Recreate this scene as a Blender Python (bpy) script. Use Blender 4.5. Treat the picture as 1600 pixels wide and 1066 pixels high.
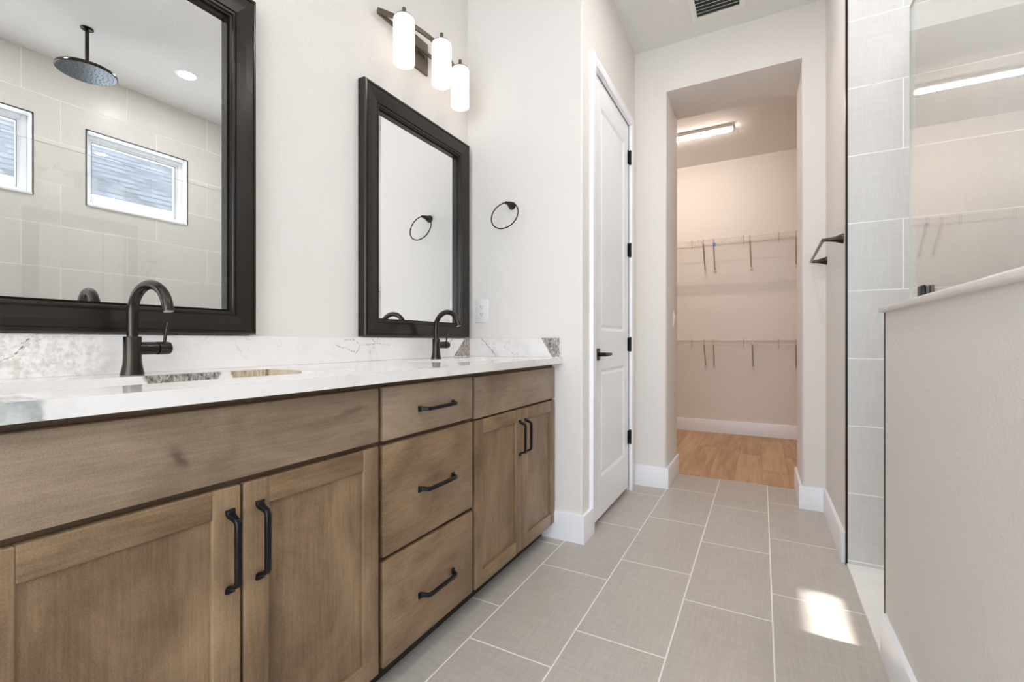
import bpy, bmesh, math, random
from mathutils import Vector, Matrix
random.seed(7)
PI = math.pi
C = bpy.context.scene.collection
for o in list(bpy.data.objects):
    bpy.data.objects.remove(o)

# ------------------------------------------------------------------ camera
sc = bpy.context.scene
YAW = math.atan(390 / 720.0)
cam = bpy.data.cameras.new('camera')
cam.sensor_width = 36.0
cam.lens = 36.0 * 720.0 / 1600.0
cam.shift_y = 0.5 / 1600.0
cam.clip_start = 0.02
co = bpy.data.objects.new('camera', cam)
co.location = (0, 0, 1.025)
co.rotation_euler = (PI / 2, 0, YAW)
C.objects.link(co)
sc.camera = co

# light levels (radiance of sky and lamps)
SKY, SUN, SHADE, BULB, LED = 3.0, 9.0, 0.62, 1.6, 32.0
DOWN_HALL, DOWN_MID, DOWN_BACK, DOWN_SHOWER = 112.0, 58.0, 47.0, 90.0
# ------------------------------------------------------------------ render look
sc.view_settings.view_transform = 'Standard'
sc.view_settings.look = 'None'
sc.view_settings.exposure = 1.18
sc.view_settings.gamma = 1.0
sc.view_settings.use_curve_mapping = False
cy = sc.cycles
cy.max_bounces = 12
cy.diffuse_bounces = 6
cy.glossy_bounces = 6
cy.transmission_bounces = 8
cy.transparent_max_bounces = 16
cy.sample_clamp_indirect = 6.0
cy.sample_clamp_direct = 0.0
cy.use_denoising = True
cy.caustics_reflective = False
cy.caustics_refractive = False

# ------------------------------------------------------------------ world and lights
world = bpy.data.worlds.new('sky')
sc.world = world
world.use_nodes = True
wn = world.node_tree.nodes
wl = world.node_tree.links
wn.clear()
wbg = wn.new('ShaderNodeBackground')
wout = wn.new('ShaderNodeOutputWorld')
wtc = wn.new('ShaderNodeTexCoord')
wsep = wn.new('ShaderNodeSeparateXYZ')
wramp = wn.new('ShaderNodeValToRGB')
wramp.color_ramp.elements[0].position = 0.0
wramp.color_ramp.elements[0].color = (0.88, 0.93, 1.0, 1)
wramp.color_ramp.elements[1].position = 0.8
wramp.color_ramp.elements[1].color = (0.58, 0.74, 1.0, 1)
wl.new(wtc.outputs['Generated'], wsep.inputs[0])
wl.new(wsep.outputs['Z'], wramp.inputs[0])
wl.new(wramp.outputs[0], wbg.inputs[0])
wbg.inputs[1].default_value = SKY
wl.new(wbg.outputs[0], wout.inputs[0])

sun = bpy.data.lights.new('sun', 'SUN')
sun.energy = SUN
sun.angle = math.radians(1.6)
sun.color = (1.0, 0.97, 0.92)
so = bpy.data.objects.new('sun', sun)
so.location = (6, 1.5, 8)
so.rotation_euler = Vector((-1.0, 0.03, -1.61)).to_track_quat('-Z', 'Y').to_euler()
C.objects.link(so)

def portal(name, loc, direction, sx, sy):
    l = bpy.data.lights.new(name, 'AREA')
    l.shape = 'RECTANGLE'
    l.size = sx
    l.size_y = sy
    l.cycles.is_portal = True
    o = bpy.data.objects.new(name, l)
    o.location = loc
    o.rotation_euler = Vector(direction).to_track_quat('-Z', 'Z').to_euler()
    C.objects.link(o)
portal('window_portal', (1.72, 1.90, 2.355), (-1, 0, 0), 0.72, 0.60)
portal('window_portal', (1.72, 0.90, 2.355), (-1, 0, 0), 0.72, 0.60)
portal('window_portal', (0.03, -2.34, 1.45), (0, 1, 0), 2.9, 2.5)  # portal of the added window behind the camera

# ------------------------------------------------------------------ key dimensions (metres)
WL = -1.497          # vanity wall
YR = 2.225           # return wall beside the vanity
XD = -0.80           # wall with the white door
YF = 3.335           # wall with the closet opening
YF2 = 3.80           # its closet side
XR = 0.34            # short hall wall on the right
YT = 2.59            # tiled shower end wall
XW = 1.562            # tiled window wall
ZC = 3.085           # ceiling
ZCC = 3.035          # closet ceiling
YCL = 5.635          # closet back wall
YB = -2.2            # wall behind the camera
ZT = 0.941           # countertop

# ------------------------------------------------------------------ node helpers
def srgb(r, g, b):
    def f(v):
        v /= 255.0
        return v / 12.92 if v <= 0.04045 else ((v + 0.055) / 1.055) ** 2.4
    return (f(r), f(g), f(b), 1.0)

class NT:
    def __init__(s, name):
        s.m = bpy.data.materials.new(name)
        s.m.use_nodes = True
        s.n = s.m.node_tree.nodes
        s.l = s.m.node_tree.links
        s.n.clear()
        s.out = s.n.new('ShaderNodeOutputMaterial')
    def put(s, sock, v):
        if isinstance(v, bpy.types.NodeSocket):
            s.l.new(v, sock)
        elif v is not None:
            sock.default_value = v
    def math(s, op, a, b=None, c=None, clamp=False):
        n = s.n.new('ShaderNodeMath')
        n.operation = op
        n.use_clamp = clamp
        s.put(n.inputs[0], a)
        if b is not None: s.put(n.inputs[1], b)
        if c is not None: s.put(n.inputs[2], c)
        return n.outputs[0]
    def vmath(s, op, a, b=None):
        n = s.n.new('ShaderNodeVectorMath')
        n.operation = op
        s.put(n.inputs[0], a)
        if b is not None:
            s.put(n.inputs[3 if op == 'SCALE' else 1], b)
        return n.outputs['Value'] if op in ('DOT_PRODUCT', 'LENGTH', 'DISTANCE') else n.outputs[0]
    def pos(s):
        return s.n.new('ShaderNodeNewGeometry').outputs['Position']
    def objc(s):
        return s.n.new('ShaderNodeTexCoord').outputs['Object']
    def sep(s, v):
        n = s.n.new('ShaderNodeSeparateXYZ')
        s.put(n.inputs[0], v)
        return n.outputs
    def comb(s, x, y, z):
        n = s.n.new('ShaderNodeCombineXYZ')
        s.put(n.inputs[0], x); s.put(n.inputs[1], y); s.put(n.inputs[2], z)
        return n.outputs[0]
    def noise(s, vec, scale, detail=3.0, rough=0.55, dist=0.0):
        n = s.n.new('ShaderNodeTexNoise')
        s.put(n.inputs['Vector'], vec)
        n.inputs['Scale'].default_value = scale
        n.inputs['Detail'].default_value = detail
        n.inputs['Roughness'].default_value = rough
        n.inputs['Distortion'].default_value = dist
        return n.outputs
    def ramp(s, fac, stops):
        n = s.n.new('ShaderNodeValToRGB')
        e = n.color_ramp.elements
        while len(e) < len(stops): e.new(0.5)
        for i, (p, col) in enumerate(stops):
            e[i].position = p
            e[i].color = col if not isinstance(col, (int, float)) else (col, col, col, 1)
        s.put(n.inputs[0], fac)
        return n.outputs[0]
    def smooth(s, v, a, b, lo=0.0, hi=1.0):
        n = s.n.new('ShaderNodeMapRange')
        n.interpolation_type = 'SMOOTHSTEP'
        s.put(n.inputs[0], v)
        n.inputs[1].default_value = a; n.inputs[2].default_value = b
        n.inputs[3].default_value = lo; n.inputs[4].default_value = hi
        return n.outputs[0]
    def mix(s, fac, a, b, mode='MIX'):
        n = s.n.new('ShaderNodeMix')
        n.data_type = 'RGBA'
        n.blend_type = mode
        s.put(n.inputs[0], fac); s.put(n.inputs[6], a); s.put(n.inputs[7], b)
        return n.outputs[2]
    def bump(s, h, dist, strength=1.0):
        n = s.n.new('ShaderNodeBump')
        n.inputs['Strength'].default_value = strength
        n.inputs['Distance'].default_value = dist
        s.put(n.inputs['Height'], h)
        return n.outputs[0]
    def pbr(s, color, rough, metal=0.0, normal=None, spec=0.5, coat=0.0):
        n = s.n.new('ShaderNodeBsdfPrincipled')
        s.put(n.inputs['Base Color'], color)
        s.put(n.inputs['Roughness'], rough)
        n.inputs['Metallic'].default_value = metal
        n.inputs['Specular IOR Level'].default_value = spec
        n.inputs['Coat Weight'].default_value = coat
        if normal is not None: s.put(n.inputs['Normal'], normal)
        s.l.new(n.outputs[0], s.out.inputs[0])
        return s.m

def plain(name, col, rough=0.5, metal=0.0, spec=0.5, var=0.0, bumpd=0.0, bscale=80):
    t = NT(name)
    nz = t.noise(t.pos(), bscale, 2.0)
    colr = col
    if var:
        colr = t.mix(t.smooth(nz[0], 0.3, 0.7), tuple(c * (1 - var) for c in col[:3]) + (1,), tuple(min(1, c * (1 + var)) for c in col[:3]) + (1,))
    nrm = t.bump(nz[0], bumpd) if bumpd else None
    return t.pbr(colr, rough, metal, nrm, spec)

def emit(name, col, strength):
    t = NT(name)
    e = t.n.new('ShaderNodeEmission')
    e.inputs[0].default_value = col
    e.inputs[1].default_value = strength
    t.l.new(e.outputs[0], t.out.inputs[0])
    return t.m

def glass(name, f0=0.04, tint=(0.98, 0.99, 0.985, 1)):
    t = NT(name)
    g = t.n.new('ShaderNodeNewGeometry')
    d = t.math('ABSOLUTE', t.vmath('DOT_PRODUCT', g.outputs['Incoming'], g.outputs['Normal']))
    p = t.math('POWER', t.math('SUBTRACT', 1.0, d, clamp=True), 5.0)
    f = t.math('MULTIPLY_ADD', p, 1 - f0, f0)
    tr = t.n.new('ShaderNodeBsdfTransparent'); tr.inputs[0].default_value = tint
    gl = t.n.new('ShaderNodeBsdfGlossy'); gl.inputs['Roughness'].default_value = 0.0
    gl.inputs[0].default_value = (1, 1, 1, 1)
    mx = t.n.new('ShaderNodeMixShader')
    t.l.new(f, mx.inputs[0]); t.l.new(tr.outputs[0], mx.inputs[1]); t.l.new(gl.outputs[0], mx.inputs[2])
    t.l.new(mx.outputs[0], t.out.inputs[0])
    return t.m

def wall_paint(name, col, rough=0.75, bd=0.00045):
    t = NT(name)
    p = t.pos()
    a = t.noise(p, 95.0, 3.0, 0.6)[0]
    b = t.noise(p, 260.0, 2.0, 0.5)[0]
    h = t.math('ADD', t.smooth(a, 0.42, 0.62), t.math('MULTIPLY', b, 0.4))
    return t.pbr(col, rough, 0.0, t.bump(h, bd), 0.3)

def tile_mat(name, u, v, u0, v0, U, V, off, gw, c1, c2, grout, rough, skew=False):
    """tiles U long (axis u) by V high (axis v); every other row shifted by off"""
    t = NT(name)
    p = t.pos()
    s3 = t.sep(p)
    pu = t.math('SUBTRACT', s3[u], u0)
    pv = t.math('SUBTRACT', s3[v], v0)
    row = t.math('FLOOR', t.math('DIVIDE', pv, V))
    par = t.math('FLOORED_MODULO', row, 2.0)
    pu2 = t.math('SUBTRACT', pu, t.math('MULTIPLY', par, off))
    cu = t.math('DIVIDE', pu2, U)
    idx = t.math('FLOOR', cu)
    fu = t.math('MULTIPLY', t.math('SUBTRACT', cu, idx), U)
    fv = t.math('SUBTRACT', pv, t.math('MULTIPLY', row, V))
    du = t.math('MINIMUM', fu, t.math('SUBTRACT', U, fu))
    dv = t.math('MINIMUM', fv, t.math('SUBTRACT', V, fv))
    d = t.math('MINIMUM', du, dv)
    gm = t.smooth(d, gw * 0.5 - 0.0004, gw * 0.5 + 0.0006)
    wn_ = t.n.new('ShaderNodeTexWhiteNoise')
    wn_.noise_dimensions = '2D'
    t.l.new(t.comb(row, idx, 0.0), wn_.inputs['Vector'])
    rnd = wn_.outputs['Value']
    # linen weave: fine threads along both axes plus soft clouds
    sh = t.math('MULTIPLY', rnd, 7.0)
    th1 = t.noise(t.comb(t.math('MULTIPLY', s3[u], 14.0), t.math('ADD', t.math('MULTIPLY', s3[v], 420.0), sh), sh), 1.0, 2.0)[0]
    th2 = t.noise(t.comb(t.math('MULTIPLY', s3[u], 420.0), t.math('ADD', t.math('MULTIPLY', s3[v], 14.0), sh), sh), 1.0, 2.0)[0]
    th3 = t.noise(t.comb(t.math('MULTIPLY', s3[u], 8.0), t.math('MULTIPLY', s3[v], 90.0), sh), 1.0, 2.0)[0]
    th4 = t.noise(t.comb(t.math('MULTIPLY', s3[u], 90.0), t.math('MULTIPLY', s3[v], 8.0), sh), 1.0, 2.0)[0]
    cl = t.noise(p, 3.0, 3.0)[0]
    w = t.math('ADD', t.math('ADD', th1, th2), t.math('ADD', th3, th4))
    w = t.math('ADD', t.math('MULTIPLY', w, 0.25), t.math('MULTIPLY', t.math('SUBTRACT', rnd, 0.5), 0.05))
    w = t.math('ADD', w, t.math('MULTIPLY', t.math('SUBTRACT', cl, 0.5), 0.12))
    col = t.mix(t.smooth(w, 0.36, 0.64), c1, c2)
    col = t.mix(gm, grout, col)
    rg = t.math('ADD', t.math('MULTIPLY', gm, rough - 0.8), 0.8)
    h = t.math('ADD', gm, t.math('MULTIPLY', w, 0.10))
    return t.pbr(col, rg, 0.0, t.bump(h, 0.0012), 0.5)

def wood_mat(name, axis, tones, rough=0.38, scale=1.0, blotch=1.0, knots=None):
    """stained maple; axis = grain direction in object space (0,1,2)"""
    t = NT(name)
    info = t.n.new('ShaderNodeObjectInfo')
    off = t.math('MULTIPLY', info.outputs['Random'], 13.0)
    c0 = t.vmath('ADD', t.objc(), t.comb(off, off, off))
    st = [11.0, 11.0, 11.0]
    st[axis] = 0.8
    v1 = t.vmath('MULTIPLY', c0, tuple(a * scale for a in st))
    st2 = [190.0, 190.0, 190.0]
    st2[axis] = 9.0
    v2 = t.vmath('MULTIPLY', c0, tuple(a * scale for a in st2))
    st3 = [6.5, 6.5, 6.5]
    st3[axis] = 3.4
    v3 = t.vmath('MULTIPLY', c0, tuple(a * scale for a in st3))
    g1 = t.noise(v1, 1.0, 4.0, 0.6, 0.6)[0]
    g2 = t.noise(v2, 1.0, 2.0, 0.6)[0]
    g3 = t.noise(v3, 1.0, 5.0, 0.62, 0.5)[0]
    g4 = t.noise(c0, 420.0, 1.0)[0]
    f = t.math('ADD', t.math('MULTIPLY', g1, 0.13), t.math('MULTIPLY', g3, 0.50 * blotch))
    f = t.math('ADD', f, t.math('MULTIPLY', g2, 0.16))
    f = t.math('ADD', f, t.math('MULTIPLY', g4, 0.18))
    col = t.ramp(t.smooth(f, 0.31, 0.69), [(0.0, tones[0]), (0.5, tones[1]), (1.0, tones[2])])
    if knots:
        p = t.pos()
        dn = t.noise(p, 26.0, 2.0)[1]
        pd = t.vmath('ADD', p, t.vmath('SCALE', t.vmath('SUBTRACT', dn, (0.5, 0.5, 0.5)), 0.02))
        for (k, rx, rz, tilt, amt) in knots:
            q = t.vmath('SUBTRACT', pd, k)
            qs = t.sep(q)
            a = t.math('ADD', qs[1], t.math('MULTIPLY', qs[2], tilt))
            b = t.math('SUBTRACT', qs[2], t.math('MULTIPLY', qs[1], tilt))
            dd = t.math('SQRT', t.math('ADD', t.math('POWER', t.math('DIVIDE', a, rx), 2.0), t.math('POWER', t.math('DIVIDE', b, rz), 2.0)))
            col = t.mix(t.smooth(dd, 0.0, 1.0, amt, 0.0), col, (0.045, 0.030, 0.018, 1))
    return t.pbr(col, rough, 0.0, t.bump(g2, 0.00025), 0.45)

# ------------------------------------------------------------------ materials
M = {}
M['paint'] = wall_paint('wall_paint', srgb(231, 226, 221))
M['ceiling'] = wall_paint('ceiling_paint', srgb(232, 231, 229), 0.8, 0.0005)
M['trimw'] = plain('white_trim', srgb(243, 243, 246), 0.35, 0, 0.5)
M['doorw'] = plain('white_door', srgb(248, 249, 251), 0.33, 0, 0.5)
M['floor_tile'] = tile_mat('floor_tile', 1, 0, 1.3315, -0.8885, 0.6035, 0.3080, 0.214, 0.0052,
                           srgb(180, 172, 163), srgb(195, 187, 178), srgb(246, 241, 233), 0.33)
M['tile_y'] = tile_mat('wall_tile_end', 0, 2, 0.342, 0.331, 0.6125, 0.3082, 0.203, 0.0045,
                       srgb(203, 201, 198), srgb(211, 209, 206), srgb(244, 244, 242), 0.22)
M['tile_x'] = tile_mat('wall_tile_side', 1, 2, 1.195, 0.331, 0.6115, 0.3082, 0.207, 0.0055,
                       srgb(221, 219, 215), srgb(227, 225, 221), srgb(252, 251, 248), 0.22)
M['black'] = plain('matte_black_metal', (0.012, 0.012, 0.014, 1), 0.32, 0.6, 0.5)
M['bronze'] = plain('dark_bronze_metal', (0.050, 0.040, 0.033, 1), 0.21, 0.9, 0.5)
M['fixture'] = plain('satin_bronze_fixture', (0.17, 0.135, 0.105, 1), 0.34, 0.85, 0.5)
M['frame'] = plain('espresso_frame', (0.016, 0.0115, 0.0085, 1), 0.24, 0.0, 0.38)
M['shade'] = emit('lit_opal_glass', (1.0, 0.91, 0.82, 1), SHADE)
M['bulb'] = emit('lit_lamp_inside', (1.0, 0.95, 0.88, 1), BULB)
M['down'] = None
M['led'] = emit('lit_led_lens', (1.0, 0.84, 0.73, 1), LED)
M['glass'] = glass('clear_glass')
M['glass_edge'] = plain('glass_edge', srgb(212, 219, 215), 0.15, 0, 0.6)
M['porcelain'] = plain('white_porcelain', srgb(240, 239, 236), 0.12, 0, 0.6)
M['plastic'] = plain('white_plastic', srgb(236, 234, 230), 0.3, 0, 0.5)
M['slot'] = plain('dark_slot', (0.02, 0.02, 0.02, 1), 0.6)
M['wire'] = plain('white_coated_wire', srgb(226, 218, 210), 0.35)
M['brace'] = plain('grey_brace_steel', srgb(196, 184, 176), 0.4, 0.2)
M['hook'] = plain('grey_hook_clip', srgb(128, 114, 104), 0.4)
M['blue'] = plain('blue_tape', srgb(70, 120, 190), 0.6)
M['marble'] = plain('white_threshold_stone', srgb(238, 236, 232), 0.2, 0, 0.5, 0.02, 0, 9)
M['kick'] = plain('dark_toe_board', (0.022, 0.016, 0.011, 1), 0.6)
M['vinyl'] = plain('white_window_vinyl', srgb(238, 240, 243), 0.35)
M['stucco'] = plain('white_stucco', srgb(236, 236, 234), 0.8, 0, 0.3, 0.02, 0.002, 40)
M['vent_dark'] = plain('duct_shadow_grey', (0.06, 0.06, 0.06, 1), 0.8)
M['nozzle'] = plain('grey_rubber_nozzle', srgb(60, 66, 74), 0.5)
M['head_face'] = plain('brushed_shower_face', srgb(72, 80, 88), 0.3, 0.7)
M['aerator'] = plain('pale_aerator', srgb(170, 165, 158), 0.4, 0.3)

T1 = (srgb(96, 76, 54), srgb(133, 108, 81), srgb(160, 134, 104))
M['woodv'] = wood_mat('stained_maple_upright', 2, T1)
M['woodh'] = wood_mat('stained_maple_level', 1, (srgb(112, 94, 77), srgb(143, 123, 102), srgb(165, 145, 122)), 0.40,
                      knots=[((-0.947, 0.452, 0.812), 0.022, 0.050, 0.5, 0.5), ((-0.947, 0.455, 0.806), 0.045, 0.012, -0.8, 0.35),
                             ((-0.947, 0.87, 0.842), 0.075, 0.012, 0.1, 0.45)])
M['carcass'] = wood_mat('dark_face_frame', 1, (srgb(82, 64, 47), srgb(98, 78, 58), srgb(114, 92, 70)), 0.45)

def plank_mat():
    t = NT('oak_look_plank')
    p = t.pos(); s3 = t.sep(p)
    PW, PL = 0.18, 1.22
    col = t.math('FLOOR', t.math('DIVIDE', s3[0], PW))
    wn_ = t.n.new('ShaderNodeTexWhiteNoise'); wn_.noise_dimensions = '1D'
    t.l.new(col, wn_.inputs['W'])
    yy = t.math('DIVIDE', t.math('ADD', s3[1], t.math('MULTIPLY', wn_.outputs['Value'], PL)), PL)
    idy = t.math('FLOOR', yy)
    wn2 = t.n.new('ShaderNodeTexWhiteNoise'); wn2.noise_dimensions = '2D'
    t.l.new(t.comb(col, idy, 0.0), wn2.inputs['Vector'])
    r = t.math('MULTIPLY', wn2.outputs['Value'], 9.0)
    fx = t.math('FRACT', t.math('DIVIDE', s3[0], PW)); fy = t.math('FRACT', yy)
    dx = t.math('MULTIPLY', t.math('MINIMUM', fx, t.math('SUBTRACT', 1.0, fx)), PW)
    dy = t.math('MULTIPLY', t.math('MINIMUM', fy, t.math('SUBTRACT', 1.0, fy)), PL)
    gap = t.smooth(t.math('MINIMUM', dx, dy), 0.0004, 0.0016)
    g1 = t.noise(t.comb(t.math('MULTIPLY', s3[0], 16.0), t.math('MULTIPLY', s3[1], 1.6), r), 1.0, 4.0, 0.6, 0.3)[0]
    g2 = t.noise(t.comb(t.math('MULTIPLY', s3[0], 150.0), t.math('MULTIPLY', s3[1], 5.0), r), 1.0, 2.0)[0]
    f = t.math('ADD', t.math('MULTIPLY', g1, 0.65), t.math('MULTIPLY', g2, 0.2))
    f = t.math('ADD', f, t.math('MULTIPLY', wn2.outputs['Value'], 0.15))
    c = t.ramp(t.smooth(f, 0.32, 0.68), [(0, srgb(170, 132, 96)), (0.5, srgb(196, 158, 120)), (1, srgb(212, 178, 140))])
    c = t.mix(gap, srgb(128, 98, 70), c)
    return t.pbr(c, 0.4, 0, t.bump(t.math('ADD', gap, t.math('MULTIPLY', g2, 0.2)), 0.0006), 0.4)
M['plank'] = plank_mat()

def stone_mat():
    """polished white quartz with faint grey clouds, dark hairline cracks and a few grey-brown rock inclusions"""
    t = NT('veined_white_quartz')
    p = t.pos()
    n1 = t.noise(p, 9.0, 4.0, 0.6)
    d1 = t.vmath('SCALE', t.vmath('SUBTRACT', n1[1], (0.5, 0.5, 0.5)), 0.045)
    n2 = t.noise(p, 60.0, 3.0, 0.6)
    d2 = t.vmath('SCALE', t.vmath('SUBTRACT', n2[1], (0.5, 0.5, 0.5)), 0.016)
    pd = t.vmath('ADD', p, d2)
    base = t.mix(t.smooth(t.noise(p, 5.0, 5.0, 0.65, 0.5)[0], 0.45, 0.75), srgb(238, 234, 231), srgb(222, 218, 215))
    # faint broken hairlines everywhere
    vo = t.n.new('ShaderNodeTexVoronoi'); vo.feature = 'DISTANCE_TO_EDGE'
    vo.inputs['Scale'].default_value = 5.5
    t.l.new(t.vmath('ADD', p, t.vmath('SCALE', t.vmath('SUBTRACT', n1[1], (0.5, 0.5, 0.5)), 0.25)), vo.inputs['Vector'])
    line = t.smooth(vo.outputs['Distance'], 0.0, 0.022, 1.0, 0.0)
    brk = t.smooth(t.noise(p, 7.0, 3.0)[0], 0.50, 0.64)
    col = t.mix(t.math('MULTIPLY', t.math('MULTIPLY', line, brk), 0.28), base, srgb(120, 116, 114))
    # beige speckled veil on the splash near the left end
    s3 = t.sep(p)
    veil = t.math('MULTIPLY', t.smooth(s3[1], 0.48, 0.60, 1.0, 0.0), t.smooth(t.noise(p, 30.0, 6.0, 0.8)[0], 0.40, 0.62))
    veil = t.math('MULTIPLY', veil, t.smooth(s3[2], 0.9405, 0.943))
    col = t.mix(t.math('MULTIPLY', veil, 0.60), col, srgb(186, 170, 152))
    # rock inclusions: each mask is a product of soft half-planes on the distorted position
    rockn = t.noise(t.vmath('MULTIPLY', p, (1.6, 1.6, 0.75)), 62.0, 5.0, 0.78, 0.6)[0]
    rock = t.ramp(rockn, [(0.34, srgb(44, 40, 38)), (0.44, srgb(122, 114, 108)), (0.55, srgb(180, 171, 162)), (0.68, srgb(216, 208, 198))])
    rock2 = t.ramp(t.noise(t.vmath('MULTIPLY', p, (1, 9, 1)), 14.0, 4.0, 0.7)[0], [(0.32, srgb(92, 80, 66)), (0.46, srgb(176, 156, 130)), (0.62, srgb(206, 190, 166))])
    pds = t.sep(pd)
    def halves(lst):
        m = None
        for (nx, ny, nz, d, soft) in lst:      # inside where n.p > d
            v = t.vmath('DOT_PRODUCT', pd, (nx, ny, nz))
            k = t.smooth(v, d - soft, d + soft)
            m = k if m is None else t.math('MULTIPLY', m, k)
        return m
    patches = [
        # end of the return splash (leans to the right going down)
        (halves([(1, 0, 0.62, -1.018 + 0.62 * 1.04, 0.0015), (0, 1, 0, 2.19, 0.002), (-1, 0, 0, 0.915, 0.002), (0, 0, 1, 0.944, 0.001)]), rock),
        # corner of the long splash behind the far faucet
        (halves([(0, 1, -1.15, 2.045 - 1.15 * 0.945, 0.002), (0, -1, 0, -2.20, 0.002), (-1, 0, 0, 1.462, 0.003), (0, 0, 1, 0.944, 0.001)]), rock),
        # left end of the front edge
        (halves([(0, -1, 0, -0.262, 0.004), (1, 0, 0, -1.0, 0.01), (0, 0, -1, -0.944, 0.002)]), t.mix(t.smooth(t.noise(p, 20.0, 4.0)[0], 0.35, 0.65), srgb(150, 152, 150), srgb(206, 208, 206))),
        # cut edge behind the near basin
        (halves([(0, 1, 0.4, 0.56 + 0.4 * 0.93, 0.006), (0, -1, 0.5, -0.735 + 0.5 * 0.93, 0.005), (-1, 0, 0, 1.16, 0.003), (1, 0, 0, -1.345, 0.004), (0, 0, -1, -0.945, 0.001)]), rock),
        (halves([(0, 1, 0.3, 0.765 + 0.3 * 0.93, 0.004), (0, -1, 0, -0.90, 0.002), (-1, 0, 0, 1.16, 0.003), (1, 0, 0, -1.345, 0.004), (0, 0, -1, -0.945, 0.001)]), rock2),
    ]
    for m, c in patches:
        col = t.mix(m, col, c)
    # individual cracks: segments given on the splash
    X = -1.467
    segs = []
    def poly(pts, w, a):
        for q, r in zip(pts[:-1], pts[1:]): segs.append((q, r, w, a))
    S = lambda y, z: (X, y, z)
    poly([S(1.471, 1.016), S(1.388, 1.008), S(1.36, 0.979), S(1.307, 0.998), S(1.255, 1.010)], 0.0016, 0.85)
    poly([S(1.471, 1.016), S(1.557, 1.009)], 0.0014, 0.8)
    poly([S(1.490, 1.042), S(1.471, 1.016), S(1.434, 0.972)], 0.0014, 0.7)
    poly([S(1.445, 1.042), S(1.471, 1.016), S(1.482, 0.951)], 0.0012, 0.6)
    poly([S(1.388, 1.008), S(1.347, 1.034), S(1.30, 1.028)], 0.0016, 0.8)
    poly([S(0.353, 0.979), S(0.373, 0.993), S(0.395, 1.03), S(0.416, 1.043)], 0.0013, 0.85)
    poly([S(0.385, 1.010), S(0.436, 1.043)], 0.0010, 0.5)
    poly([S(0.723, 0.998), S(0.761, 1.022), S(0.794, 1.043)], 0.0009, 0.35)
    poly([S(1.976, 0.985), S(2.034, 1.040)], 0.003, 0.6)
    poly([(-1.392, 2.205, 1.042), (-1.349, 2.205, 1.002), (-1.295, 2.205, 0.945)], 0.0028, 0.8)
    crk = t.smooth(t.noise(p, 110.0, 2.0)[0], 0.36, 0.52, 0.25, 1.0)
    for (a, b, w, amt) in segs:
        a = Vector(a); b = Vector(b); ab = b - a
        pa = t.vmath('SUBTRACT', pd, tuple(a))
        h = t.math('DIVIDE', t.vmath('DOT_PRODUCT', pa, tuple(ab)), ab.length_squared, clamp=True)
        dist = t.vmath('DISTANCE', pa, t.vmath('SCALE', tuple(ab), h))
        col = t.mix(t.math('MULTIPLY', t.smooth(dist, w * 0.3, w * 1.5, amt, 0.0), crk), col, srgb(48, 45, 44))
    return t.pbr(col, 0.07, 0, None, 0.5)
M['stone'] = stone_mat()

def shingle_mat():
    t = NT('grey_roof_shingles')
    c = t.objc(); s3 = t.sep(c)
    R = 0.20
    row = t.math('FLOOR', t.math('DIVIDE', s3[0], R))
    fr = t.math('FRACT', t.math('DIVIDE', s3[0], R))
    wn0 = t.n.new('ShaderNodeTexWhiteNoise'); wn0.noise_dimensions = '1D'
    t.l.new(row, wn0.inputs['W'])
    cu = t.math('DIVIDE', t.math('ADD', s3[1], wn0.outputs['Value']), 0.19)
    wn_ = t.n.new('ShaderNodeTexWhiteNoise'); wn_.noise_dimensions = '2D'
    t.l.new(t.comb(row, t.math('FLOOR', cu), 0.0), wn_.inputs['Vector'])
    r = wn_.outputs['Value']
    col = t.ramp(r, [(0.0, srgb(46, 50, 56)), (0.35, srgb(60, 64, 70)), (1.0, srgb(74, 78, 84))])
    edge = t.smooth(fr, 0.0, t_edge, 1.0, 0.0)
    dark = t.math('MULTIPLY', edge, t.smooth(r, 0.25, 0.6, 0.1, 1.0))
    col = t.mix(dark, col, (0.004, 0.0045, 0.005, 1))
    return t.pbr(col, 0.9, 0, None, 0.2)
t_edge = 0.42
M['shingle'] = shingle_mat()

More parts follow.
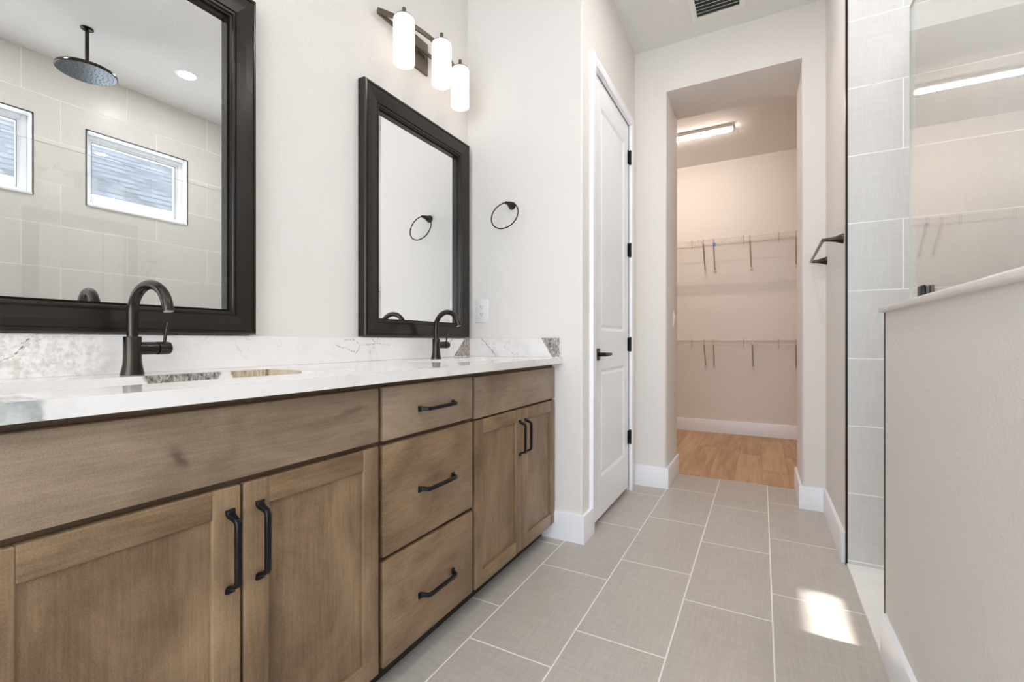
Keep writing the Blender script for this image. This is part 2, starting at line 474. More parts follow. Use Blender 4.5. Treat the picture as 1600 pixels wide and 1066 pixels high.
# ------------------------------------------------------------------ mesh helpers
class MB:
    """collects shapes given in world coordinates; build() links them as one mesh object"""
    def __init__(s):
        s.bm = bmesh.new()
        s.mi = 0
    def _tag(s, faces, mi=None):
        for f in faces: f.material_index = s.mi if mi is None else mi
    def _merge(s, tmp, mat=None):
        for f in tmp.faces: f.material_index = s.mi
        me = bpy.data.meshes.new('tmp'); tmp.to_mesh(me); tmp.free()
        if mat is not None: me.transform(mat)
        s.bm.from_mesh(me); bpy.data.meshes.remove(me)
    def box(s, x0, x1, y0, y1, z0, z1, bev=0.0, seg=2, mat=None):
        b = bmesh.new()
        bmesh.ops.create_cube(b, size=1.0)
        for v in b.verts:
            v.co = Vector(((x0 + x1) / 2 + v.co.x * (x1 - x0), (y0 + y1) / 2 + v.co.y * (y1 - y0), (z0 + z1) / 2 + v.co.z * (z1 - z0)))
        if bev: bmesh.ops.bevel(b, geom=list(b.edges), offset=bev, segments=seg, affect='EDGES', profile=0.5)
        s._merge(b, mat)
        return s
    def prism(s, pts, axis, a, b, bev=0.0, bev_if=None, seg=3):
        """extrude a 2D outline (in the two axes other than axis) from a to b"""
        m = bmesh.new()
        ax = [i for i in range(3) if i != axis]
        def P(p, t):
            v = [0, 0, 0]; v[ax[0]] = p[0]; v[ax[1]] = p[1]; v[axis] = t
            return Vector(v)
        lo = [m.verts.new(P(p, a)) for p in pts]
        hi = [m.verts.new(P(p, b)) for p in pts]
        m.faces.new(lo); m.faces.new(hi)
        n = len(pts)
        for i in range(n): m.faces.new((lo[i], lo[(i + 1) % n], hi[(i + 1) % n], hi[i]))
        bmesh.ops.recalc_face_normals(m, faces=m.faces)
        if bev:
            es = [e for e in m.edges if bev_if is None or bev_if(e.verts[0].co, e.verts[1].co)]
            if es: bmesh.ops.bevel(m, geom=es, offset=bev, segments=seg, affect='EDGES', profile=0.5)
        s._merge(m)
        return s
    def lathe(s, prof, n=32, mat=None, cap=True):
        """profile of (radius, height) turned about z, then moved by mat"""
        m = bmesh.new()
        rings = []
        for r, z in prof:
            if r <= 1e-6: rings.append([m.verts.new((0, 0, z))])
            else: rings.append([m.verts.new((r * math.cos(2 * PI * i / n), r * math.sin(2 * PI * i / n), z)) for i in range(n)])
        for A, B in zip(rings[:-1], rings[1:]):
            for i in range(n):
                j = (i + 1) % n
                if len(A) == 1 and len(B) == 1: continue
                if len(A) == 1: m.faces.new((A[0], B[i], B[j]))
                elif len(B) == 1: m.faces.new((A[i], B[0], A[j]))
                else: m.faces.new((A[i], B[i], B[j], A[j]))
        if cap:
            for R in (rings[0], rings[-1]):
                if len(R) > 1: m.faces.new(R)
        bmesh.ops.recalc_face_normals(m, faces=m.faces)
        s._merge(m, mat)
        return s
    def sweep(s, path, prof, up=Vector((0, 0, 1)), closed=False, scales=None, cap=True):
        """sweep a closed 2D profile (side, up) along a path"""
        m = bmesh.new()
        n = len(path); P = [Vector(p) for p in path]
        rings = []
        u = Vector(up)
        for i in range(n):
            if closed: d = (P[(i + 1) % n] - P[i - 1]).normalized()
            elif i == 0: d = (P[1] - P[0]).normalized()
            elif i == n - 1: d = (P[-1] - P[-2]).normalized()
            else: d = ((P[i + 1] - P[i]).normalized() + (P[i] - P[i - 1]).normalized()).normalized()
            u = (u - d * u.dot(d)).normalized()
            side = d.cross(u)
            sc_ = scales[i] if scales else (1, 1)
            rings.append([m.verts.new(P[i] + side * a * sc_[0] + u * b * sc_[1]) for a, b in prof])
        k = len(prof)
        rng = range(n) if closed else range(n - 1)
        for i in rng:
            A = rings[i]; B = rings[(i + 1) % n]
            for j in range(k): m.faces.new((A[j], A[(j + 1) % k], B[(j + 1) % k], B[j]))
        if cap and not closed:
            m.faces.new(rings[0]); m.faces.new(rings[-1])
        bmesh.ops.recalc_face_normals(m, faces=m.faces)
        s._merge(m)
        return s
    def tube(s, path, r, n=12, closed=False, up=(0, 0, 1), radii=None):
        d = (Vector(path[1]) - Vector(path[0])).normalized()
        u = Vector(up)
        if abs(d.dot(u)) > 0.9: u = Vector((1, 0, 0)) if abs(d.x) < 0.8 else Vector((0, 1, 0))
        prof = [(math.cos(2 * PI * i / n), math.sin(2 * PI * i / n)) for i in range(n)]
        sc_ = [(q, q) for q in (radii or [r] * len(path))]
        return s.sweep(path, prof, u, closed, sc_)
    def build(s, name, mats, parent=None, smooth=True, angle=38):
        me = bpy.data.meshes.new(name)
        if parent is not None:
            off = ORG[parent.name]
            bmesh.ops.translate(s.bm, verts=s.bm.verts, vec=-off)
        s.bm.to_mesh(me); s.bm.free()
        for m in (mats if isinstance(mats, (list, tuple)) else [mats]): me.materials.append(m)
        if smooth:
            for p in me.polygons: p.use_smooth = True
            me.set_sharp_from_angle(angle=math.radians(angle))
        o = bpy.data.objects.new(name, me)
        C.objects.link(o)
        if parent is not None:
            o.parent = parent
            ORG[o.name] = ORG[parent.name]
        else:
            ORG[o.name] = Vector((0, 0, 0))
        return o
ORG = {}

def tag(o, label=None, cat=None, group=None, kind=None):
    if label: o['label'] = label
    if cat: o['category'] = cat
    if group: o['group'] = group
    if kind: o['kind'] = kind
    return o
def thing(name, loc, label, cat, group=None):
    o = bpy.data.objects.new(name, None)
    o.empty_display_size = 0.05
    C.objects.link(o)
    o.location = loc
    ORG[o.name] = Vector(loc)
    return tag(o, label, cat, group)
def struct(mb, name, mats, label, cat, **k):
    return tag(mb.build(name, mats, None, **k), label, cat, None, 'structure')
def dup(root, loc, rz=0.0, label=None, group=None):
    def cp(o, par):
        c = o.copy(); C.objects.link(c)
        if par is not None: c.parent = par
        for ch in [x for x in bpy.data.objects if x.parent == o]: cp(ch, c)
        return c
    r = cp(root, None)
    r.location = loc
    r.rotation_euler = (0, 0, rz)
    if label: r['label'] = label
    if group: r['group'] = group
    return r
def arc(cx, cz, r, a0, a1, n): return [(cx + r * math.cos(a0 + (a1 - a0) * i / n), cz + r * math.sin(a0 + (a1 - a0) * i / n)) for i in range(n + 1)]
RX = lambda a: Matrix.Rotation(a, 4, 'X')
RY = lambda a: Matrix.Rotation(a, 4, 'Y')
TR = lambda *v: Matrix.Translation(v)

# ================================================================== STRUCTURE
m = MB(); m.box(-1.70, 1.75, YB - 0.2, 3.75, -0.12, 0.0)
struct(m, 'floor', M['floor_tile'], 'grey beige linen-look rectangular floor tiles with pale grout', 'floor')
m = MB(); m.box(-2.05, 1.45, 3.75, YCL + 0.15, -0.12, 0.002)
struct(m, 'floor_closet', M['plank'], 'brown oak-look plank floor inside the closet', 'floor')
m = MB(); m.box(-1.70, 1.75, YB - 0.2, YF + 0.05, ZC, ZC + 0.15)
struct(m, 'ceiling', M['ceiling'], 'light grey textured ceiling above the hall and shower', 'ceiling')
m = MB(); m.box(-2.05, 1.45, YF2 - 0.02, YCL + 0.15, ZCC, ZCC + 0.2)
struct(m, 'ceiling_closet', M['ceiling'], 'closet ceiling lit by a white strip light', 'ceiling')
m = MB(); m.box(WL - 0.2, WL, YB - 0.2, YR + 0.1, 0, ZC)
struct(m, 'wall_left', M['paint'], 'off-white textured wall behind the double vanity and mirrors', 'wall')
# return wall + door wall as one solid with a rounded outer corner
m = MB()
m.prism([(WL - 0.05, YR), (XD, YR), (XD, 2.415), (XD - 0.10, 2.415), (XD - 0.10, 2.325), (WL - 0.05, 2.325)], 2, 0, ZC, 0.012,
        lambda a, b: abs(a.x - XD) < 1e-4 and abs(b.x - XD) < 1e-4 and abs(a.y - YR) < 1e-4 and abs(b.y - YR) < 1e-4)
struct(m, 'wall_return', M['paint'], 'off-white side wall at the end of the vanity with towel ring and outlet', 'wall')
m = MB(); m.box(XD - 0.10, XD, 2.415, 3.18, 2.52, ZC); m.box(XD - 0.10, XD, 3.18, YF + 0.02, 0, ZC)
struct(m, 'wall_door', M['paint'], 'off-white wall around the white door', 'wall')
# far wall with closet opening
OL, OR, OT = -0.583, 0.218, 2.765
m = MB()
m.prism([(-2.05, 0), (OL, 0), (OL, OT), (OR, OT), (OR, 0), (1.45, 0), (1.45, ZC + 0.12), (-2.05, ZC + 0.12)], 1, YF, YF2, 0.014,
        lambda a, b: all(v.y < YF + 1e-4 or v.y > YF2 - 1e-4 for v in (a, b)) and abs(a.y - b.y) < 1e-4 and ((abs(a.x - b.x) < 1e-4 and (abs(a.x - OL) < 1e-4 or abs(a.x - OR) < 1e-4))), 3)
struct(m, 'wall_far', M['paint'], 'deep off-white wall with the tall cased opening into the closet', 'wall')
m = MB(); m.box(XR, XR + 0.35, YT + 0.014, YF + 0.02, 0, ZC)
struct(m, 'wall_right', M['paint'], 'short off-white hall wall carrying the black towel bar', 'wall')
# shower tiled walls
m = MB(); m.box(XR + 0.006, XW + 0.05, YT, YT + 0.014, 0, ZC); m.box(XR + 0.35, XW + 0.1, YT + 0.014, YT + 0.2, 0, ZC)
struct(m, 'wall_shower_far', M['tile_y'], 'light grey linen-look tiled end wall of the shower', 'tiled wall')
W1, W2, ZW0, ZW1 = (0.55, 1.25), (1.55, 2.25), 2.065, 2.642
m = MB()
m.box(XW, XW + 0.16, YB - 0.2, YT + 0.2, 0, ZW0)
m.box(XW, XW + 0.16, YB - 0.2, YT + 0.2, ZW1, ZC)
for a, b in ((YB - 0.2, W1[0]), (W1[1], W2[0]), (W2[1], YT + 0.2)): m.box(XW, XW + 0.16, a, b, ZW0, ZW1)
struct(m, 'wall_shower_window', M['tile_x'], 'beige grey tiled shower wall with two windows, seen in the mirror', 'tiled wall', smooth=False)
m = MB(); m.box(0.355, XW, 0.08, 0.20, 0, ZC)
struct(m, 'wall_shower_near', M['tile_y'], 'tiled end wall of the shower nearest the camera', 'tiled wall', smooth=False)
# half wall
HE = 1.902
m = MB(); m.box(0.355, 0.485, 0.20, HE, 0, 1.119)
struct(m, 'wall_half', M['paint'], 'textured off-white half wall in front of the shower', 'half wall')
m = MB(); m.box(0.357, 0.487, HE, HE + 0.012, 0, 1.119); m.box(0.485, 0.498, 0.20, HE + 0.012, 0, 1.119)
struct(m, 'trim_1', M['tile_y'], 'tile facing on the end and shower side of the half wall', 'tile facing', smooth=False)
m = MB(); m.box(0.340, 0.512, 0.20, HE + 0.026, 1.119, 1.138, 0.006, 3)
struct(m, 'trim_2', M['marble'], 'white stone cap on top of the half wall', 'stone cap')
m = MB(); m.box(0.3535, 0.358, HE - 0.001, HE + 0.0135, 0, 1.119)
struct(m, 'trim_3', M['black'], 'thin black metal edge on the corner of the half wall', 'metal edge trim')
m = MB(); m.box(XR - 0.001, XR + 0.007, YT - 0.003, YT + 0.014, 0, ZC)
struct(m, 'trim_4', M['black'], 'thin black metal strip between hall wall and shower tile', 'metal edge trim')
m = MB(); m.box(0.342, 0.487, HE + 0.012, YT, 0, 0.008, 0.002, 1)
struct(m, 'trim_5', M['marble'], 'flat white stone threshold at the shower entry', 'threshold')
# back wall behind the camera, open for the added window
m = MB()
m.box(-1.7, 1.75, YB - 0.12, YB, 0, 0.25); m.box(-1.7, 1.75, YB - 0.12, YB, 2.65, ZC)
m.box(-1.7, -1.38, YB - 0.12, YB, 0.25, 2.65); m.box(1.44, 1.75, YB - 0.12, YB, 0.25, 2.65)
struct(m, 'wall_back', M['paint'], 'off-white wall behind the camera', 'wall', smooth=False)
# closet
m = MB(); m.box(-2.05, 1.45, YCL, YCL + 0.15, 0, ZCC + 0.1)
struct(m, 'wall_closet_back', M['paint'], 'beige closet wall behind the wire shelves', 'wall')
m = MB(); m.box(-2.05, -1.9, YF2 - 0.02, YCL + 0.1, 0, ZCC + 0.1)
struct(m, 'wall_closet_left', M['paint'], 'left side wall of the closet', 'wall')
m = MB(); m.box(1.3, 1.45, YF2 - 0.02, YCL + 0.1, 0, ZCC + 0.1)
struct(m, 'wall_closet_right', M['paint'], 'right side wall of the closet', 'wall')

m = MB(); m.box(-1.65, -1.60, 2.30, YF2, 0, ZC + 0.1); m.box(-1.65, XD - 0.05, YF + 0.02, YF + 0.06, 0, 2.6); m.box(-1.65, XD - 0.09, 2.28, YF + 0.05, 2.95, 3.0)  # added backing, stops sky light leaking in under the door
struct(m, 'wall_door_backing', M['paint'], 'unseen backing walls added behind the white door to block light', 'wall', smooth=False)
# baseboards
def baseboard(name, outer, h, label, t=0.015):
    """outer: list of (x, y) wall-side points; boards drawn to the left of the path direction"""
    pts = [Vector(p) for p in outer]
    inn = []
    for i, p in enumerate(pts):
        ns = []
        if i > 0: d = (pts[i] - pts[i - 1]).normalized(); ns.append(Vector((-d.y, d.x)))
        if i < len(pts) - 1: d = (pts[i + 1] - pts[i]).normalized(); ns.append(Vector((-d.y, d.x)))
        n = ns[0] if len(ns) == 1 else (ns[0] + ns[1]) / (1 + ns[0].dot(ns[1]))
        inn.append(p + n * t)
    m = MB()
    poly = [tuple(p) for p in pts] + [tuple(p) for p in reversed(inn)]
    ins = [tuple(p) for p in inn]
    m.prism(poly, 2, 0.0, h, 0.003, lambda a, b: a.z > h - 1e-5 and b.z > h - 1e-5 and any((a.xy - Vector(q)).length < 1e-4 for q in ins) and any((b.xy - Vector(q)).length < 1e-4 for q in ins), 2)
    return struct(m, name, M['trimw'], label, 'baseboard')
def bb(name, pts, h, label):
    return baseboard(name, pts, h, label)
bb('baseboard_return', [(XD, 2.375), (XD, YR), (-1.019, YR)], 0.142, 'white baseboard wrapping the wall corner between vanity and door')
bb('baseboard_far_left', [(OL, YF2), (OL, YF), (XD, YF)], 0.142, 'white baseboard left of the closet opening, turning into it')
bb('baseboard_far_right', [(XR, YT + 0.016), (XR, YF), (OR, YF), (OR, YF2)], 0.142, 'white baseboard right of the closet opening running to the shower')
bb('baseboard_half_wall', [(0.355, 0.22), (0.355, HE - 0.012)], 0.142, 'white baseboard along the foot of the half wall')
bb('baseboard_closet', [(1.3, YCL), (-1.9, YCL)], 0.142, 'white baseboard on the closet back wall')

# door casing and door
m = MB()
CX0 = XD + 0.022
m.prism([(2.335, 0.142), (2.335, 2.562), (3.228, 2.562), (3.228, 0), (3.168, 0), (3.168, 2.506), (2.395, 2.506), (2.395, 0.142)], 0, XD - 0.005, CX0, 0.004,
        lambda a, b: a.x > CX0 - 1e-4 and b.x > CX0 - 1e-4, 2)
# jamb
m.prism([(2.395, 0), (2.395, 2.522), (3.185, 2.522), (3.185, 0), (3.168, 0), (3.168, 2.506), (2.428, 2.506), (2.428, 0)], 0, XD - 0.098, XD - 0.001)
struct(m, 'trim_6', M['trimw'], 'narrow white casing and jamb around the white door', 'door casing')
def relief(bmb, x, rect, rings):
    """stack of inset rectangles facing +x; rect = y0,y1,z0,z1; rings = [(inset, depth)]"""
    b = bmb
    prev = None
    for ins, dep in rings:
        y0, y1, z0, z1 = rect[0] + ins, rect[1] - ins, rect[2] + ins, rect[3] - ins
        cur = [b.verts.new((x + dep, y, z)) for y, z in ((y0, z0), (y1, z0), (y1, z1), (y0, z1))]
        if prev:
            for i in range(4): b.faces.new((prev[i], prev[(i + 1) % 4], cur[(i + 1) % 4], cur[i]))
        prev = cur
    b.faces.new(prev)
DX = XD - 0.004
DY0, DY1, DZ0, DZ1 = 2.4285, 3.1675, 0.030, 2.503
P1 = (2.545, 3.058, 1.087, 2.36); P2 = (2.545, 3.058, 0.252, 0.868)
m = MB()
m.box(DX - 0.035, DX - 0.012, DY0, DY1, DZ0, DZ1)
for (a, b, c, d) in ((DY0, P1[0], DZ0, DZ1), (P1[1], DY1, DZ0, DZ1), (P1[0], P1[1], DZ0, P2[2]), (P1[0], P1[1], P2[3], P1[2]), (P1[0], P1[1], P1[3], DZ1)):
    m.box(DX - 0.013, DX, a, b, c, d)
b_ = bmesh.new()
for R in (P1, P2): relief(b_, DX, R, [(0, 0), (0.004, -0.002), (0.016, -0.010), (0.024, -0.0105), (0.034, -0.004), (0.040, -0.003)])
bmesh.ops.recalc_face_normals(b_, faces=b_.faces)
m._merge(b_)
door = struct(m, 'door_1', M['doorw'], 'tall white two-panel door with black lever handle and hinges', 'door', smooth=True, angle=20)
# lever
hz, hy = 0.952, 2.475
m = MB(); m.box(DX, DX + 0.010, hy - 0.033, hy + 0.033, hz - 0.034, hz + 0.034, 0.003)
hnd = m.build('door_handle', M['black'], door)
m = MB(); m.lathe([(0.011, 0), (0.011, 0.042), (0.0, 0.042)], 20, TR(DX + 0.008, hy, hz) @ RY(PI / 2))
m.sweep([(DX + 0.045, hy - 0.010, hz), (DX + 0.047, hy + 0.02, hz), (DX + 0.046, hy + 0.07, hz), (DX + 0.044, hy + 0.125, hz)],
        [(0.006, 0.010), (0.007, 0.004), (0.007, -0.004), (0.006, -0.010), (-0.006, -0.010), (-0.007, -0.004), (-0.007, 0.004), (-0.006, 0.010)],
        scales=[(1, 1), (1, 1.05), (0.9, 0.9), (0.8, 0.75)])
m.build('lever', M['black'], hnd)
for zc in (2.285, 1.650, 1.005, 0.370):
    m = MB()
    m.box(DX + 0.0005, DX + 0.004, 3.135, 3.163, zc - 0.045, zc + 0.045, 0.001, 1)
    for k in range(5):
        m.lathe([(0.0075, -0.0086), (0.008, -0.008), (0.008, 0.008), (0.0075, 0.0086)], 16, TR(DX + 0.012, 3.166, zc - 0.036 + 0.018 * k))
    m.lathe([(0.0, -0.051), (0.005, -0.049), (0.007, -0.045), (0.007, 0.045), (0.005, 0.049), (0.0, 0.051)], 16, TR(DX + 0.012, 3.166, zc))
    tag(m.build('hinge', M['black'], door), 'black door hinge')

# windows of the shower
def window(n, y0, y1, label):
    m = MB()
    d0, d1 = XW + 0.0, XW + 0.155
    # reveal lining and sill
    t = 0.006
    m.box(XW - 0.002, d1, y0, y0 + t, ZW0, ZW1); m.box(XW - 0.002, d1, y1 - t, y1, ZW0, ZW1)
    m.box(XW - 0.002, d1, y0, y1, ZW1 - t, ZW1); m.box(XW - 0.012, d1, y0, y1, ZW0 - 0.004, ZW0 + 0.014, 0.003, 2)
    w = struct(m, 'window_%d' % n, M['vinyl'], label, 'window')
    m = MB()
    g = XW + 0.075
    for ins, x0, x1, wd in ((t, g, g + 0.07, 0.030), (t + 0.026, g + 0.012, g + 0.055, 0.024)):
        zb = ZW0 + 0.010 + ins
        a, b, c, d = y0 + ins, y1 - ins, zb, ZW1 - ins
        m.box(x0, x1, a, a + wd, c, d, 0.003, 1); m.box(x0, x1, b - wd, b, c, d, 0.003, 1)
        m.box(x0, x1, a + wd, b - wd, c, c + wd, 0.003, 1); m.box(x0, x1, a + wd, b - wd, d - wd, d, 0.003, 1)
    m.build('window_frame', M['vinyl'], w)
    m = MB(); e = 0.0555
    for (a, b, c, d) in ((y0 + e, y0 + e + 0.004, ZW0 + e, ZW1 - e), (y1 - e - 0.004, y1 - e, ZW0 + e, ZW1 - e), (y0 + e, y1 - e, ZW1 - e - 0.004, ZW1 - e)):
        m.box(g + 0.010, g + 0.013, a, b, c, d)
    m.build('gasket', M['slot'], w)
    m = MB(); m.box(g + 0.03, g + 0.036, y0 + 0.05, y1 - 0.05, ZW0 + 0.05, ZW1 - 0.05)
    m.build('window_glass', M['glass'], w)
    m = MB(); k = 0.007
    m.box(XW - 0.004, XW + 0.006, y0 - k, y0, ZW0, ZW1 + k); m.box(XW - 0.004, XW + 0.006, y1, y1 + k, ZW0, ZW1 + k)
    m.box(XW - 0.004, XW + 0.006, y0, y1, ZW1, ZW1 + k)
    tag(m.build('edge_trim', M['black'], w), 'thin black metal edging around the window')
window(1, W1[0], W1[1], 'white vinyl shower window cut off by the left image edge, in the mirror')
window(2, W2[0], W2[1], 'white vinyl shower window with black edging, whole in the near mirror')
# window added behind camera to let in frontal sky fill
m = MB()
for a in ((-1.38, -1.32, 0.25, 2.65), (1.38, 1.44, 0.25, 2.65), (-1.32, 1.38, 0.25, 0.31), (-1.32, 1.38, 2.59, 2.65), (0.0, 0.06, 0.31, 2.59)):
    m.box(a[0], a[1], YB - 0.09, YB - 0.03, a[2], a[3])
w3 = struct(m, 'window_3', M['vinyl'], 'white window added in the wall behind the camera for fill daylight', 'window')
m = MB(); m.box(-1.32, 1.38, YB - 0.063, YB - 0.057, 0.31, 2.59); m.build('window_glass', M['glass'], w3)

# own roof overhang outside the shower windows
m = MB(); m.prism([(XW + 0.165, ZC + 0.16), (2.19, ZC + 0.16), (2.19, ZC + 0.30), (XW + 0.165, ZC + 0.30)], 1, YB - 1, 4.2)
struct(m, 'roof_overhang', M['stucco'], 'white roof overhang outside above the shower windows', 'roof overhang')
m = MB(); m.box(-1.9, XW + 0.17, YB - 0.4, 4.2, ZC + 0.24, ZC + 0.42)
struct(m, 'roof_deck', M['stucco'], 'roof deck above the room', 'roof')

# ================================================================== NEIGHBOUR HOUSE (seen through the windows in the mirror)
NX = 4.6
t = thing('neighbouring_house', (NX, 1.5, 0), 'neighbouring house with grey shingle roof and white wall outside the shower windows', 'house')
m = MB(); m.box(NX + 0.45, NX + 0.65, -5, 9, 0, 2.80); m.build('wall', M['stucco'], t)
m = MB(); m.box(NX - 0.02, NX + 0.02, -5.2, 9.2, 2.69, 2.90); m.box(NX, NX + 0.5, -5.2, 9.2, 2.71, 2.75); m.build('fascia', M['vinyl'], t)
m = MB(); m.sweep([(NX - 0.07, -5.2, 2.84), (NX - 0.07, 9.2, 2.84)], [(-0.05, 0.05), (-0.045, -0.03), (-0.02, -0.055), (0.05, -0.055), (0.05, 0.05), (0.04, 0.05), (0.04, -0.045), (-0.015, -0.045), (-0.035, -0.025), (-0.04, 0.05)])
m.build('gutter', M['vinyl'], t)
ang = math.atan(8 / 12.0)
roof = MB()
roof.box(0, 5.0, -5.2 - 1.5, 9.2 - 1.5, -0.04, 0.0)
me_off = ORG[t.name]
ORG[t.name] = Vector((0, 0, 0))
ro = roof.build('roof', M['shingle'], t)
ORG[t.name] = me_off
ro.location = (-0.03, 0, 2.905)
ro.rotation_euler = (0, -ang, 0)

# ================================================================== VANITY
FX = -0.947           # front face of doors and drawers
CF = FX - 0.020       # face frame
CBK = WL + 0.001
def pull(parent, c, L, vertical, label=None):
    """black pull: flared foot, S bend, straight bar; c = centre on the face"""
    pr = 0.030
    base = [(-L / 2, 0.003), (-L / 2 + 0.009, 0.0045), (-L / 2 + 0.013, 0.009), (-L / 2 + 0.0155, 0.018), (-L / 2 + 0.019, 0.0265), (-L / 2 + 0.026, pr)]
    pts = base + [(-L * 0.12, pr), (L * 0.12, pr)] + [(-a, b) for a, b in reversed(base)]
    wd = [1.55, 1.45, 1.2, 1.0, 0.95, 0.95]
    ws = wd + [0.95, 0.95] + wd[::-1]
    hs = [0.7, 0.9, 1.0, 1, 1, 1] + [1, 1] + [1, 1, 1, 1.0, 0.9, 0.7]
    prof = [(0.0060, 0.0028), (0.0044, 0.0046), (-0.0044, 0.0046), (-0.0060, 0.0028), (-0.0060, -0.0044), (0.0060, -0.0044)]
    x, y, z = c
    path = [(x + b, y, z + a) if vertical else (x + b, y + a, z) for a, b in pts]
    m = MB()
    m.sweep(path, prof, Vector((1, 0, 0.001)), scales=list(zip(ws, hs)))
    o = m.build('handle', M['black'], parent)
    return o
def slab_front(parent, name, y0, y1, z0, z1, mat):
    m = MB(); m.box(CF, FX, y0, y1, z0, z1, 0.0035, 2)
    return m.build(name, mat, parent)
def shaker(parent, y0, y1, z0, z1):
    m = MB(); st = 0.057
    m.box(CF, FX, y0, y0 + st, z0, z1, 0.0034, 3); m.box(CF, FX, y1 - st, y1, z0, z1, 0.0034, 3)
    m.box(CF + 0.002, FX - 0.009, y0 + st - 0.004, y1 - st + 0.004, z0 + st - 0.004, z1 - st + 0.004)
    m.mi = 1
    m.box(CF, FX - 0.0001, y0 + st - 0.001, y1 - st + 0.001, z1 - st, z1, 0.0032, 3)
    m.box(CF, FX - 0.0001, y0 + st - 0.001, y1 - st + 0.001, z0, z0 + st, 0.0014, 2)
    return m.build('door', [M['woodv'], M['woodh2']], parent)
M['woodh2'] = wood_mat('stained_maple_rail', 1, T1)
def cabinet(name, y0, y1, label, cat, kick=True):
    t = thing(name, (CF, (y0 + y1) / 2, 0), label, cat, 'vanity base cabinets')
    m = MB()
    e = 0.016
    m.box(CBK, CF - 0.022, y0, y0 + e, 0.085, 0.9105); m.box(CBK, CF - 0.022, y1 - e, y1, 0.085, 0.9105)
    m.box(CBK, CF - 0.022, y0 + e, y1 - e, 0.085, 0.101); m.box(CBK, CBK + 0.008, y0 + e, y1 - e, 0.101, 0.9105)
    for a in ((y0, y0 + 0.035, 0.085, 0.9105), (y1 - 0.035, y1, 0.085, 0.9105), (y0 + 0.035, y1 - 0.035, 0.872, 0.9105), (y0 + 0.035, y1 - 0.035, 0.085, 0.120), (y0 + 0.035, y1 - 0.035, 0.715, 0.755)):
        m.box(CF - 0.022, CF - 0.001, *a)
    if not kick: m.box(CF - 0.022, CF - 0.001, y0 + 0.035, y1 - 0.035, 0.382, 0.420)
    m.build('carcass', M['carcass'], t)
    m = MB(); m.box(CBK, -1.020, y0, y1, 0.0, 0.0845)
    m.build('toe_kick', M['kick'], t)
    return t
Z0, Z1, Z2, Z3 = 0.088, 0.729, 0.742, 0.893
c1 = cabinet('vanity_cabinet', 0.180, 0.970, 'brown stained sink cabinet with two shaker doors at the near end of the vanity', 'cabinet')
slab_front(c1, 'false_front', 0.187, 0.962, Z2, Z3, M['woodh'])
d = shaker(c1, 0.187, 0.5715, Z0, Z1); pull(d, (FX, 0.548, 0.601), 0.168, True)
d = shaker(c1, 0.5775, 0.962, Z0, Z1); pull(d, (FX, 0.611, 0.601), 0.168, True)
c2 = cabinet('drawer_cabinet', 0.970, 1.450, 'brown stained three-drawer cabinet in the middle of the vanity', 'cabinet', False)
for a, b, hzv in ((0.739, 0.893, 0.813), (0.407, 0.726, 0.560), (0.090, 0.394, 0.226)):
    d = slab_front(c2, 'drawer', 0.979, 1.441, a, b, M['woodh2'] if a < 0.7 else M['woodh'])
    pull(d, (FX, 1.224, hzv), 0.188, False)
c3 = cabinet('vanity_cabinet', 1.450, 2.222, 'brown stained sink cabinet with two shaker doors beside the side wall', 'cabinet')
slab_front(c3, 'false_front', 1.459, 2.217, 0.731, Z3 - 0.003, M['woodh'])
d = shaker(c3, 1.459, 1.842, 0.086, 0.724); pull(d, (FX, 1.820, 0.596), 0.160, True)
d = shaker(c3, 1.847, 2.219, 0.084, 0.722); pull(d, (FX, 1.878, 0.596), 0.160, True)

# countertop with two basin cut-outs (grid of boxes welded by shared planes)
CYA, CYB = 0.150, YR - 0.001
B1 = (0.250, 0.876); B2 = (1.480, 2.102); BX = (-1.315, -1.062)
def rounded(x0, x1, y0, y1, r, n=6):
    pts = []
    for cx, cy_, a in ((x1 - r, y1 - r, 0), (x0 + r, y1 - r, PI / 2), (x0 + r, y0 + r, PI), (x1 - r, y0 + r, 1.5 * PI)):
        pts += [(cx + r * math.cos(a + PI / 2 * i / n), cy_ + r * math.sin(a + PI / 2 * i / n)) for i in range(n + 1)]
    return pts
def slab_with_holes(m, x0, x1, y0, y1, z0, z1, holes, r):
    b = bmesh.new()
    for z, flip in ((z1, False), (z0, True)):
        loops = [[(x0, y0), (x1, y0), (x1, y1), (x0, y1)]] + [rounded(h[0], h[1], h[2], h[3], r) for h in holes]
        es = []
        for L in loops:
            vs = [b.verts.new((p[0], p[1], z)) for p in L]
            es += [b.edges.new((vs[i], vs[(i + 1) % len(vs)])) for i in range(len(vs))]
        bmesh.ops.triangle_fill(b, use_beauty=True, edges=es, normal=(0, 0, 1))
    loops = [[(x0, y0), (x1, y0), (x1, y1), (x0, y1)]] + [rounded(h[0], h[1], h[2], h[3], r) for h in holes]
    bmesh.ops.remove_doubles(b, verts=b.verts, dist=1e-6)
    def find(p, z):
        for v in b.verts:
            if abs(v.co.x - p[0]) < 1e-5 and abs(v.co.y - p[1]) < 1e-5 and abs(v.co.z - z) < 1e-5: return v
    for L in loops:
        q = []
        for p in L:
            if not q or (Vector(p) - Vector(q[-1])).length > 1e-5: q.append(p)
        if (Vector(q[0]) - Vector(q[-1])).length < 1e-5: q.pop()
        for i in range(len(q)):
            j = (i + 1) % len(q)
            b.faces.new((find(q[i], z0), find(q[j], z0), find(q[j], z1), find(q[i], z1)))
    bmesh.ops.recalc_face_normals(b, faces=b.faces)
    m._merge(b)
t = thing('countertop', (-1.2, 1.19, 0.911), 'long white veined quartz countertop over the brown vanity cabinets', 'countertop')
m = MB()
slab_with_holes(m, CBK, -0.905, CYA, CYB, 0.911, ZT, [(BX[0], BX[1], B1[0], B1[1]), (BX[0], BX[1], B2[0], B2[1])], 0.022)
m.build('slab', M['stone'], t, smooth=False)
